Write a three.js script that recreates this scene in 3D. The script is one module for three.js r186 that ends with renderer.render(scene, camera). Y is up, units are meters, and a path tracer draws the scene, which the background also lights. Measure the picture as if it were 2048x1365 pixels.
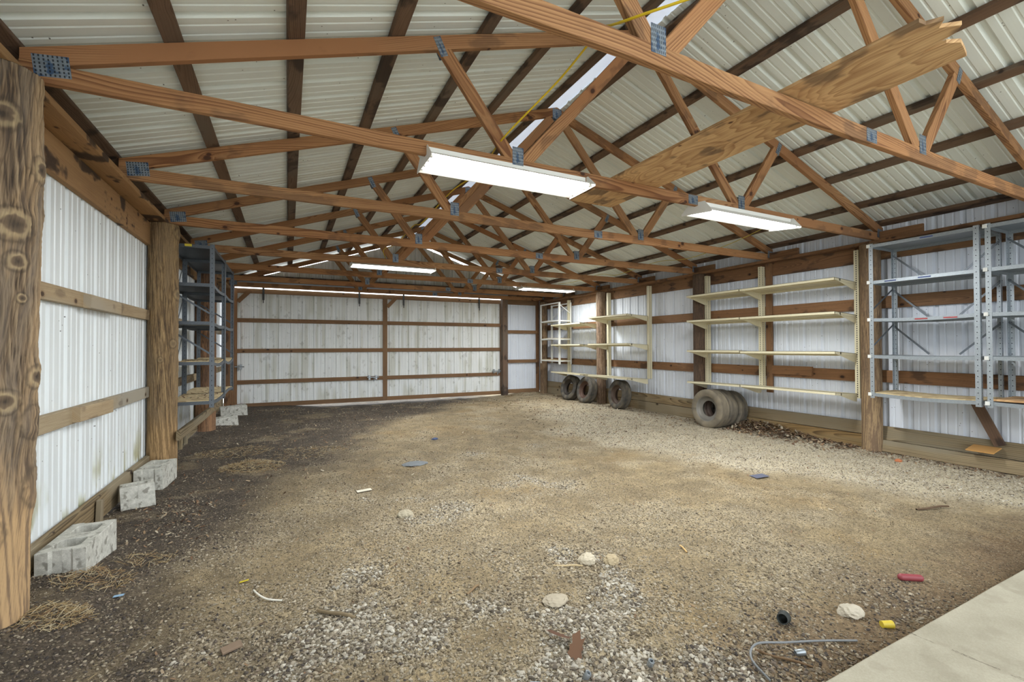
import * as THREE from 'three';
import { mergeGeometries } from 'three/addons/utils/BufferGeometryUtils.js';
import { RectAreaLightUniformsLib } from 'three/addons/lights/RectAreaLightUniformsLib.js';

// ───────────────────────── camera, sky, exposure ─────────────────────────
RectAreaLightUniformsLib.init();
const scene = new THREE.Scene();
const renderer = new THREE.WebGLRenderer({ antialias: true });
renderer.toneMapping = THREE.LinearToneMapping;
renderer.toneMappingExposure = 1.25;
renderer.shadowMap.enabled = true;
const camera = new THREE.PerspectiveCamera(2 * Math.atan(682.5 / 903.47) * 180 / Math.PI, 2048 / 1365, 0.05, 200);
camera.rotation.order = 'YXZ';
camera.position.set(0, 1.21, 0);
camera.rotation.set(0.731 * Math.PI / 180, -26.377 * Math.PI / 180, -0.2007 * Math.PI / 180);
const SKY = new THREE.Color().setRGB(0.88, 0.94, 1.0);
scene.background = SKY;                       // even overcast daylight
scene.backgroundIntensity = 3.9;
const TUBE_POWER = 50, TUBE_GLOW = 10.0;      // fluorescent battens

// ───────────────────────── helpers ─────────────────────────
let sd = 12345;
const rnd = (a = 0, b = 1) => { sd = (sd + 0x6d2b79f5) | 0; let t = Math.imul(sd ^ (sd >>> 15), 1 | sd); t = (t + Math.imul(t ^ (t >>> 7), 61 | t)) ^ t; return a + (b - a) * (((t ^ (t >>> 14)) >>> 0) / 4294967296); };
const V = (x, y, z) => new THREE.Vector3(x, y, z);
const hash = (x, y, s) => { let h = Math.imul(x, 374761393) ^ Math.imul(y, 668265263) ^ Math.imul(s, 1274126177); h = Math.imul(h ^ (h >>> 13), 1103515245); return ((h ^ (h >>> 16)) >>> 0) / 4294967296; };
function noise(x, y, s = 0) { const i = Math.floor(x), j = Math.floor(y); let f = x - i, g = y - j; f = f * f * (3 - 2 * f); g = g * g * (3 - 2 * g); const a = hash(i, j, s), b = hash(i + 1, j, s), c = hash(i, j + 1, s), d = hash(i + 1, j + 1, s); return a + (b - a) * f + (c - a) * g + (a - b - c + d) * f * g; }
const fbm = (x, y, s = 0, o = 4) => { let v = 0, a = .5, t = 0; for (let k = 0; k < o; k++) { v += a * noise(x, y, s + k * 17); t += a; a *= .5; x = x * 2.03 + 3.1; y = y * 2.03 + 1.7; } return v / t; };
const clamp = (v, a = 0, b = 1) => v < a ? a : v > b ? b : v;
const sstep = (a, b, v) => { v = clamp((v - a) / (b - a)); return v * v * (3 - 2 * v); };
const mix = (a, b, t) => a + (b - a) * t;
const mix3 = (a, b, t) => [mix(a[0], b[0], t), mix(a[1], b[1], t), mix(a[2], b[2], t)];
function texture(w, h, f, srgb = true, wrap = THREE.RepeatWrapping) {
  const d = new Uint8Array(w * h * 4);
  for (let y = 0; y < h; y++) for (let x = 0; x < w; x++) { const c = f(x, y), o = (y * w + x) * 4; d[o] = clamp(c[0], 0, 255); d[o + 1] = clamp(c[1], 0, 255); d[o + 2] = clamp(c[2], 0, 255); d[o + 3] = 255; }
  const t = new THREE.DataTexture(d, w, h); t.magFilter = THREE.LinearFilter; t.minFilter = THREE.LinearMipmapLinearFilter; t.generateMipmaps = true;
  t.wrapS = t.wrapT = wrap; if (srgb) t.colorSpace = THREE.SRGBColorSpace; t.needsUpdate = true; return t;
}
const used = {};
const numbered = (n) => { used[n] = (used[n] ?? -1) + 1; return used[n] ? n + '_' + String(used[n]).padStart(3, '0') : n; };
function thing(name, label, category, [x, y, z] = [0, 0, 0], group) {
  const o = new THREE.Group(); o.name = numbered(name); scene.add(o); o.position.set(x, y, z); o.userData = { label, category };
  if (group) o.userData.group = group; return o;
}
function structure(name) { const o = new THREE.Group(); o.name = numbered(name); scene.add(o); o.userData.kind = 'structure'; return o; }
// geometry given in world coordinates; the mesh sits in its parent's frame
function part(name, geo, mat, parent, world = true) {
  const m = new THREE.Mesh(geo, mat); m.name = name; m.castShadow = m.receiveShadow = true; (parent || scene).add(m);
  if (world && parent) { const p = new THREE.Vector3(); for (let q = parent; q && q !== scene; q = q.parent) p.add(q.position); geo.translate(-p.x, -p.y, -p.z); }
  return m;
}
function single(name, geo, mat, label, category, at, group) {
  const m = new THREE.Mesh(geo, mat); m.name = numbered(name); m.castShadow = m.receiveShadow = true; scene.add(m);
  if (at) m.position.set(...at); m.userData = { label, category }; if (group) m.userData.group = group; return m;
}
// uv in metres: v along dir, u round the section
function uvAlong(g, dir, ou = rnd(0, 5), ov = rnd(0, 9)) {
  const a = dir.clone().normalize(), b = Math.abs(a.y) < .9 ? V(0, 1, 0) : V(1, 0, 0); b.addScaledVector(a, -b.dot(a)).normalize(); const c = V(0, 0, 0).crossVectors(a, b);
  const p = g.attributes.position, uv = new Float32Array(p.count * 2), q = V(0, 0, 0);
  for (let i = 0; i < p.count; i++) { q.fromBufferAttribute(p, i); uv[2 * i] = q.dot(b) + q.dot(c) + ou; uv[2 * i + 1] = q.dot(a) + ov; }
  g.setAttribute('uv', new THREE.BufferAttribute(uv, 2)); return g;
}
// a sawn board from A to B: width w in direction wide, thickness t, eased edges
function board(A, B, w, t, wide, ch = .003) {
  const ax = B.clone().sub(A), L = ax.length(); ax.normalize(); const wd = wide.clone().addScaledVector(ax, -wide.dot(ax)).normalize(), td = V(0, 0, 0).crossVectors(ax, wd);
  const a = w / 2, b = t / 2, c = Math.min(ch, a * .4, b * .4), pr = [[-a + c, -b], [a - c, -b], [a, -b + c], [a, b - c], [a - c, b], [-a + c, b], [-a, b - c], [-a, -b + c]];
  const pos = []; const pt = (k, e) => { const q = (e ? B : A).clone().addScaledVector(wd, pr[k][0]).addScaledVector(td, pr[k][1]); return [q.x, q.y, q.z]; };
  for (let k = 0; k < 8; k++) { const n = (k + 1) % 8; pos.push(...pt(k, 0), ...pt(n, 1), ...pt(n, 0), ...pt(k, 0), ...pt(k, 1), ...pt(n, 1)); }
  for (let k = 1; k < 7; k++) { pos.push(...pt(0, 0), ...pt(k, 0), ...pt(k + 1, 0)); pos.push(...pt(0, 1), ...pt(k + 1, 1), ...pt(k, 1)); }
  // the loop above winds inwards for this basis: flip
  for (let i = 0; i < pos.length; i += 9) for (let k = 0; k < 3; k++) { const s = pos[i + 3 + k]; pos[i + 3 + k] = pos[i + 6 + k]; pos[i + 6 + k] = s; }
  const g = new THREE.BufferGeometry(); g.setAttribute('position', new THREE.BufferAttribute(new Float32Array(pos), 3)); g.computeVertexNormals();
  return uvAlong(g, ax);
}
const UP = V(0, 1, 0), XX = V(1, 0, 0), ZZ = V(0, 0, 1);
function box(x0, x1, y0, y1, z0, z1) { const g = new THREE.BoxGeometry(x1 - x0, y1 - y0, z1 - z0); g.translate((x0 + x1) / 2, (y0 + y1) / 2, (z0 + z1) / 2); return g; }
function poly(points, z0, z1, dir, bevel = .002) {            // polygon in x,y extruded along z
  const s = new THREE.Shape(points.map(p => new THREE.Vector2(p[0], p[1])));
  const g = new THREE.ExtrudeGeometry(s, { depth: z1 - z0 - 2 * bevel, bevelEnabled: bevel > 0, bevelSize: bevel, bevelOffset: -bevel, bevelThickness: bevel, bevelSegments: 1 }); g.translate(0, 0, z0 + bevel); return uvAlong(g, dir);
}
function tube(points, r, seg = 40, rad = 6) { return new THREE.TubeGeometry(new THREE.CatmullRomCurve3(points.map(p => V(...p))), seg, r, rad); }
const std = (o) => new THREE.MeshStandardMaterial(o);

// ───────────────────────── procedural materials ─────────────────────────
const WW = .36, WL = 4.0;
function woodTexture(seed, light, dark, { ring = .0065, pith = .05, knots = 9, contrast = .55, grey = null, stain = 0, fibre = .3, rotary = 0 } = {}) {
  const ks = []; for (let k = 0; k < knots; k++) ks.push([hash(k, 1, seed) * WW, hash(k, 2, seed) * WL, .006 + .013 * hash(k, 3, seed)]);
  const w = 256, h = 2048;
  const pw = [], pz = []; for (let y = 0; y < h; y++) { const Y = y / h * WL; pw.push(WW * (.2 + .6 * noise(Y * .5, 1, seed))); pz.push(pith * (.15 + 1.5 * noise(Y * 1.1, 7, seed))); }
  const t = texture(w, h, (x, y) => {
    const X = x / w * WW, Y = y / h * WL; let r = Math.hypot(X - pw[y], pz[y]) + .014 * (fbm(X * 6, Y * 1.6, seed + 5, 3) - .5) + .05 * (fbm(Y * .8, 5, seed + 6, 2) - .5), kn = 0, kr = 0; if (rotary) r = rotary * fbm(X * 3.2, Y * 1.15, seed + 7, 3) + .02 * fbm(X * 16, Y * 5, seed + 8, 2);
    for (const k of ks) { const dx = (X - k[0]), dy = (Y - k[1]) * .7; if (Math.abs(dx) < .08 && Math.abs(dy) < .1) { const d = Math.hypot(dx, dy) / k[2]; r += k[2] * .9 * Math.exp(-d * d * .35) * Math.sign(dx + .0001); kn = Math.max(kn, 1 - sstep(.75, 1.1, d)); kr = Math.max(kr, Math.exp(-(d - 1) * (d - 1) * 3)); } }
    let f = r / ring + .5 * noise(X * 30, Y * 2.5, seed + 12); const fi = Math.floor(f); f -= fi; const late = Math.pow(f, 2.0) * (f > .9 ? (1 - f) / .1 : 1) * (.35 + .95 * hash(fi, 3, seed));
    const fib = noise(x * .9, y * .035, seed + 9) * .6 + noise(x * .35, y * .012, seed + 10) * .4, patch = fbm(X * 6, Y * 1.6, seed + 11, 3);
    let v = clamp(late * contrast + (fib - .5) * fibre + .42 * (patch - .35) + .2);
    let c = mix3(light, dark, v);
    if (grey) c = mix3(c, grey, clamp(sstep(.42, .68, fbm(X * 5, Y * .8, seed + 21, 4))));
    if (stain) { const s = sstep(.58, .72, fbm(X * 9, Y * 5, seed + 31, 4)) * stain; c = mix3(c, [40, 30, 26], s); }
    c = mix3(c, [dark[0] * .45, dark[1] * .4, dark[2] * .4], kn * .85); c = mix3(c, [dark[0] * .8, dark[1] * .72, dark[2] * .66], kr * .35);
    return c;
  }, true, THREE.MirroredRepeatWrapping);
  t.repeat.set(1 / WW, 1 / WL); return t;
}
function woodMaterials(tex, tints, rough = .82) {
  const b = tex.clone(); b.colorSpace = THREE.NoColorSpace; b.needsUpdate = true;
  return tints.map(c => std({ map: tex, bumpMap: b, bumpScale: .0012, roughness: rough, color: new THREE.Color().setRGB(...c) }));
}
const pick = (a) => a[Math.floor(rnd(0, a.length))];
const TINT = [[1, 1, 1], [.9, .88, .86], [1.06, 1.0, .94], [.97, .92, .88]];
const M = {
  truss: [...woodMaterials(woodTexture(3, [192, 150, 106], [116, 77, 48], { ring: .011, knots: 10, contrast: .8, grey: [158, 112, 74], stain: .22 }), TINT), ...woodMaterials(woodTexture(8, [192, 148, 102], [118, 78, 48], { ring: .013, pith: .07, knots: 9, contrast: .8, stain: .22 }), TINT)],
  purlin: woodMaterials(woodTexture(14, [126, 102, 82], [72, 54, 42], { knots: 10, stain: .6, grey: [104, 92, 80] }), TINT),
  girtLeft: woodMaterials(woodTexture(22, [186, 170, 140], [118, 98, 72], { knots: 8, grey: [160, 152, 136], contrast: .45, stain: .25 }), TINT),
  header: woodMaterials(woodTexture(27, [182, 148, 104], [120, 88, 58], { knots: 9, stain: .75, contrast: .35 }), TINT),
  girtRight: woodMaterials(woodTexture(33, [154, 116, 80], [86, 60, 40], { knots: 9, stain: .45, contrast: .65 }), TINT),
  skirt: woodMaterials(woodTexture(41, [168, 150, 116], [84, 70, 48], { ring: .02, pith: .05, knots: 5, grey: [140, 130, 108], contrast: .75 }), TINT),
  door: woodMaterials(woodTexture(47, [150, 118, 84], [88, 64, 44], { knots: 9 }), TINT),
  ply: woodMaterials(woodTexture(55, [222, 186, 138], [140, 98, 60], { ring: .035, rotary: .62, knots: 6, contrast: .45, fibre: .5, stain: .4 }), [[1, 1, 1]]),
};
function metalTexture(seed, base, { green = 0, streak = 10, low = 0, grime = 0 } = {}) {      // 3 m x 3 m of painted sheet, v is height
  const t = texture(1024, 1024, (x, y) => {
    const X = x / 1024 * 3, Y = y / 1024 * 3, s = (noise(x * .45, y * .006, seed) - .5) * streak + (fbm(x * .012, y * .012, seed + 1, 3) - .5) * 8;
    let c = [base[0] + s, base[1] + s, base[2] + s];
    if (green) { const g = sstep(.45, .75, noise(x * .045, y * .004, seed + 4) * .55 + fbm(X * 3, Y * 1.4, seed + 3, 4) * .5) * green; c = mix3(c, [146, 142, 112], g); }
    if (low) { const b = sstep(.5, .7, fbm(X * 8, Y * 3, seed + 6, 4)) * low * (Y < .55 ? sstep(.55, .1, Y) : 0); c = mix3(c, [150, 146, 104], b); }
    if (grime) { const k = sstep(.66, .8, fbm(X * 14, Y * 9, seed + 8, 4)) * grime; c = mix3(c, [96, 92, 80], k); }
    if (hash(x >> 1, y >> 1, seed) > .9994) c = [90, 88, 84];
    return c;
  });
  t.repeat.set(1 / 3, 1 / 3); return t;
}
const sheet = (tex, color = [1, 1, 1], rough = .5) => std({ map: tex, color: new THREE.Color().setRGB(...color), roughness: rough, metalness: 0 });
const S = {
  left: sheet(metalTexture(61, [230, 235, 236], { low: .8, streak: 4 }), [1, 1, 1], .36),
  right: sheet(metalTexture(62, [214, 219, 227], { streak: 3 }), [1, 1, 1], .58),
  door: sheet(metalTexture(63, [230, 232, 230], { green: .26, streak: 16, grime: .2 }), [1, 1, 1], .6),
  gable: sheet(metalTexture(64, [196, 198, 196], { green: .3, streak: 30 }), [1, 1, 1], .6),
  roof: sheet(metalTexture(65, [232, 238, 234], { streak: 3 }), [1, 1, 1], .36),
};
function galvTexture(seed, base, holes) {                                 // 0.05 m x 0.1 m
  const t = texture(64, 128, (x, y) => { const n = fbm(x * .16, y * .16, seed, 3) * 26 - 13; let c = [base[0] + n, base[1] + n, base[2] + n]; if (holes) { const dx = x - 32, dy = (y % 64) - 32; if (dx * dx / 20 + dy * dy / 40 < 1) c = [30, 32, 34]; } return c; });
  t.repeat.set(20, 10); return t;
}
const galvPost = std({ map: galvTexture(71, [156, 163, 168], true), metalness: .45, roughness: .42 });
const galv = std({ map: galvTexture(72, [150, 157, 162], false), metalness: .45, roughness: .4 });
const greyPost = std({ map: galvTexture(73, [100, 106, 112], true), metalness: .4, roughness: .45 });
const grey = std({ map: galvTexture(74, [88, 94, 100], false), metalness: .4, roughness: .45 });
const brace = std({ color: 0x6a7076, metalness: .6, roughness: .4 });
const tanTex = (slots) => { const t = texture(64, 128, (x, y) => { const n = fbm(x * .1, y * .1, 81, 3) * 14 - 7; let c = [214 + n, 205 + n, 174 + n]; if (slots && Math.abs(x - 32) < 7 && (y % 64) < 38) c = [44, 40, 34]; return c; }); t.repeat.set(1 / .05, 1 / .052); return t; };
const tan = std({ map: tanTex(false), roughness: .5 }), tanPost = std({ map: tanTex(true), roughness: .5 });
const whitePaint = std({ color: 0xd8d8d2, roughness: .5 });
const hardboard = std({ map: (() => { const t = texture(256, 256, (x, y) => { const n = fbm(x * .05, y * .05, 91, 4), d = sstep(.55, .7, fbm(x * .03 + 9, y * .03, 92, 4)); return mix3([186 + n * 30, 166 + n * 28, 128 + n * 22], [140, 116, 84], d * .6); }); t.repeat.set(2, 2); return t; })(), roughness: .9 });
const plateTex = texture(128, 128, (x, y) => { const gx = x % 16, gy = y % 22, n = fbm(x * .05, y * .05, 95, 3), blue = sstep(.45, .62, fbm(x * .035, y * .035 + 4, 96, 3)); let c = mix3([158 + n * 40, 166 + n * 40, 172 + n * 40], [70, 104, 148], blue * .75); if (gx > 4 && gx < 11 && gy > 3 && gy < 17) c = mix3(c, [40, 44, 50], .75); return c; });
const plateMat = std({ map: plateTex, color: 0xbfc4ca, metalness: .35, roughness: .45 });
const steel = std({ color: 0x9aa0a4, metalness: .7, roughness: .38 });
const darkSteel = std({ color: 0x4a4a48, metalness: .6, roughness: .5 });

// ───────────────────────── dimensions ─────────────────────────
const XL = -1.19, XR = 6.20, ZB = -10.62, ZF = 2.0;                // inside faces of the wall sheets, back wall, unseen front end left open to let daylight in
const TZ = (i) => -1.469 - 1.3303 * (i - 1);                        // roof truss i
const CX = 2.59, PIT = 1 / 3, TOPY = (x) => 2.926 + PIT * (x <= CX ? x : 2 * CX - x);   // top of the rafters
const SL = Math.hypot(1, PIT), CS = 1 / SL, SN = PIT / SL;

// ribbed sheet: local x across, y along, inside face towards +z, ribs towards -z
function ribbed(width, len, topFn, ou = 0) {
  const P = []; P.push([0, 0]);
  for (let k = 0; k * .2286 < width - .05; k++) {
    const m = .1143 + k * .2286; if (m + .032 > width) break;
    for (const [o, h] of [[-.086, 0], [-.080, .005], [-.070, .005], [-.064, 0], [-.026, 0], [-.011, .022], [.011, .022], [.026, 0], [.064, 0], [.070, .005], [.080, .005], [.086, 0]]) if (m + o < width && m + o > 0) P.push([m + o, h]);
  }
  P.push([width, 0]);
  const n = P.length, pos = [], uv = [], T = .0015;
  const q = (k, e, back) => { const x = P[k][0]; const y = e ? (topFn ? topFn(x) : len) : 0; return [x, y, -P[k][1] - (back ? T : 0)]; };
  const quad = (a, b, c, d) => { for (const v of [a, b, c, a, c, d]) { pos.push(...v); uv.push(v[0] + ou, v[1]); } };
  for (let k = 0; k < n - 1; k++) {
    quad(q(k, 0), q(k + 1, 0), q(k + 1, 1), q(k, 1)); quad(q(k + 1, 0, 1), q(k, 0, 1), q(k, 1, 1), q(k + 1, 1, 1));
    quad(q(k, 0, 1), q(k + 1, 0, 1), q(k + 1, 0), q(k, 0)); quad(q(k, 1), q(k + 1, 1), q(k + 1, 1, 1), q(k, 1, 1));
  }
  quad(q(0, 0, 1), q(0, 0), q(0, 1), q(0, 1, 1)); quad(q(n - 1, 0), q(n - 1, 0, 1), q(n - 1, 1, 1), q(n - 1, 1));
  const g = new THREE.BufferGeometry(); g.setAttribute('position', new THREE.BufferAttribute(new Float32Array(pos), 3)); g.setAttribute('uv', new THREE.BufferAttribute(new Float32Array(uv), 2)); g.computeVertexNormals(); return g;
}
const SHEET = .9144;
function addSheet(geo, mat, parent, name, origin, xa, ya) {
  const m = new THREE.Mesh(geo, mat); m.name = name; m.castShadow = m.receiveShadow = true;
  const za = V(0, 0, 0).crossVectors(xa, ya); m.matrix.makeBasis(xa, ya, za); m.matrix.setPosition(origin); m.matrix.decompose(m.position, m.quaternion, m.scale); parent.add(m); return m;
}

// ───────────────────────── ground ─────────────────────────
const bump = (x, z, cx, cz, rx, rz) => Math.exp(-(((x - cx) / rx) ** 2) - ((z - cz) / rz) ** 2);
const groundY = (x, z) => (fbm(x * 1.3, z * 1.3, 101, 3) - .5) * .05 + (fbm(x * 9, z * 9, 102, 3) - .5) * .014 - .085 * sstep(-8.6, -10.4, z) * sstep(-.2, .8, x) * sstep(5.6, 4.6, x) + sstep(-.6, -1.05, x) * (.085 * sstep(-1.6, -2.3, z) * sstep(-3.7, -2.9, z) + .03 * sstep(-2.9, -3.7, z));
const warp = (x, z) => (fbm(x * 1.1, z * 1.1, 111, 4) - .5) * 1.5;
const darkMask = (x, z) => { const w = warp(x, z), e = Math.max(-1.0 + (-z - 2.45) * .47, -.4) + .12 + (z < -6.5 ? (-z - 6.5) * .3 : 0); return sstep(.4, -.5, x - e + w * .8) * (1 - .55 * sstep(.62, .75, fbm(x * 2.2, z * 2.2, 115, 4))); };
const gravelMask = (x, z) => {
  const w = warp(x + 7, z + 3) * .9, right = sstep(-.35, .55, x - (z > -4.3 ? 3.3 + .41 * (z + 4.3) : 3.3 - .25 * (z + 4.3)) + w * .7) * (z < -6.5 ? sstep(-9.6, -6.5, z) * .75 + .1 : 1);
  const patch = .55 * bump(x, z, .95, -3.15, .75, .75) + .75 * bump(x, z, .15, -2.0, .9, .4) + .8 * bump(x, z, 1.15, -1.3, .7, .4) + .55 * bump(x, z, .9, -1.85, .5, .25) + .5 * bump(x, z, 1.9, -3.6, .6, .35) + .4 * bump(x, z, 2.2, -4.7, .9, .4);
  return clamp(Math.max(right, patch * sstep(.2, .75, fbm(x * 3.6, z * 3.6, 121, 5))) + .4 * sstep(.45, .75, fbm(x * 2.7, z * 2.7, 123, 5)));
};
const slabMask = (x, z) => sstep(-1.5, -1.05, z + (fbm(x * 3, z * 3, 127, 4) - .5) * .5);
const GX0 = -1.3, GX1 = 6.3, GZ0 = -11.4, GZ1 = -.7;
{
  const floor = new THREE.Group(); floor.name = 'floor'; floor.userData.kind = 'structure'; scene.add(floor);
  const dirtMap = texture(1456, 2048, (px, py) => {
    const x = GX0 + (GX1 - GX0) * px / 1456, z = GZ1 + (GZ0 - GZ1) * py / 2048, d = darkMask(x, z), g = gravelMask(x, z);
    const n = noise(px * .5, py * .5, 131) - .5, m = fbm(x * 7, z * 7, 132, 4) - .5, o = fbm(x * 2, z * 2, 133, 3);
    let c = [129 + 46 * m, 113 + 42 * m, 85 + 32 * m]; c = mix3(c, [132, 106, 66], sstep(.55, .8, o) * .4);
    c = mix3(c, [184 + 26 * m, 173 + 26 * m, 149 + 24 * m], g * .82); c = mix3(c, [92 + 34 * m, 72 + 30 * m, 50 + 26 * m], slabMask(x, z) * .7); c = mix3(c, [62 + 34 * m, 53 + 30 * m, 43 + 26 * m], d * .88);
    const sp = hash(px, py, 134); if (sp > .985 - .03 * g) c = mix3(c, [206, 196, 174], .6); else if (sp < .02) c = mix3(c, [46, 38, 30], .6);
    return [c[0] + n * 34, c[1] + n * 32, c[2] + n * 28];
  }, true, THREE.ClampToEdgeWrapping);
  const fine = texture(512, 512, (x, y) => { const a = 2 * Math.PI * x / 512, b = 2 * Math.PI * y / 512; const v = 255 * (.5 * fbm(x * .11, y * .11, 141, 3) + .5 * noise(x * .45, y * .45, 142)); return [v, v, v]; }, false, THREE.MirroredRepeatWrapping); fine.repeat.set((GX1 - GX0) / .9, (GZ1 - GZ0) / .9);
  const nx = 360, nz = 520, g = new THREE.PlaneGeometry(1, 1, nx, nz), p = g.attributes.position, uv = g.attributes.uv;
  for (let i = 0; i < p.count; i++) { const u = uv.getX(i), v = uv.getY(i), x = GX0 + (GX1 - GX0) * u, z = GZ1 + (GZ0 - GZ1) * Math.pow(v, 1.25); p.setXYZ(i, x, groundY(x, z), z); uv.setXY(i, u, (z - GZ1) / (GZ0 - GZ1)); }
  g.computeVertexNormals();
  part('dirt_surface', g, std({ map: dirtMap, bumpMap: fine, bumpScale: .006, roughness: .95 }), floor);
  const bounceYard = std({ map: (() => { const t = texture(512, 512, (x, y) => { const n = fbm(x * .05, y * .05, 151, 5); return [196 + 50 * (n - .5), 194 + 50 * (n - .5), 184 + 46 * (n - .5)]; }, true, THREE.MirroredRepeatWrapping); t.repeat.set(.25, .25); return t; })(), roughness: .95 });  // outdoor ground, mostly out of view, kept pale to bounce daylight onto the roof
  const out = new THREE.PlaneGeometry(80, 80); out.rotateX(-Math.PI / 2); out.translate(2.5, -.16, -5); for (let i = 0; i < 4; i++) out.attributes.uv.setXY(i, out.attributes.position.getX(i), out.attributes.position.getZ(i));
  part('yard_bounce_surface', out, bounceYard, floor);
}
// concrete slab the camera stands on
{
  const CR = [[1.066, -0.921], [1.039, -0.675]];
  const conc = texture(1024, 1024, (x, y) => { const n = fbm(x * .012, y * .012, 161, 5), f = noise(x * .6, y * .6, 162), s = sstep(.6, .75, fbm(x * .02, y * .02, 163, 4)); let c = [158 + 30 * (n - .5) + 12 * (f - .5), 151 + 30 * (n - .5) + 12 * (f - .5), 132 + 30 * (n - .5) + 12 * (f - .5)]; c = mix3(c, [136, 128, 110], s * .3); const cx = x / 512 - .35, cz = -y / 512, cr = Math.abs((cx - CR[0][0]) * (CR[1][1] - CR[0][1]) - (cz - CR[0][1]) * (CR[1][0] - CR[0][0])) / Math.hypot(CR[1][0] - CR[0][0], CR[1][1] - CR[0][1]) + 0 * n, wob = (fbm(x * .03, y * .03, 164, 4) - .5) * .03; if (Math.abs(cr - Math.abs(wob)) < .0016 && noise(x * .05, y * .05, 166) > .3) c = mix3(c, [88, 80, 68], .7); return c; }, true, THREE.MirroredRepeatWrapping); conc.repeat.set(.5, .5);
  const s = new THREE.Shape(); s.moveTo(XL + .02, -.92); const e = []; for (let k = 0; k <= 60; k++) { const x = XL + .02 + (XR - XL - .04) * k / 60; e.push([x, .92 + (fbm(x * 3, 0, 165, 3) - .5) * .006]); }
  const sh = new THREE.Shape([...e.map(q => new THREE.Vector2(q[0], q[1])), new THREE.Vector2(XR - .02, -3.6), new THREE.Vector2(XL + .02, -3.6)]);
  const g = new THREE.ExtrudeGeometry(sh, { depth: .19, bevelEnabled: true, bevelSize: .006, bevelThickness: .006, bevelSegments: 2 }); g.rotateX(-Math.PI / 2); g.translate(0, -.136, 0); uvAlong(g, ZZ, 0, 0);
  for (let i = 0, p = g.attributes.position; i < p.count; i++) g.attributes.uv.setXY(i, p.getX(i) + .35, p.getZ(i));
  const m = part('concrete_slab', g, std({ map: conc, roughness: .85 }), null); m.userData = { kind: 'structure', label: 'pale concrete slab with a straight edge at the lower right', category: 'slab' };
}

const warmSkirt = M.skirt[0].clone(); warmSkirt.color.setRGB(1.05, .86, .6);
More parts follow.
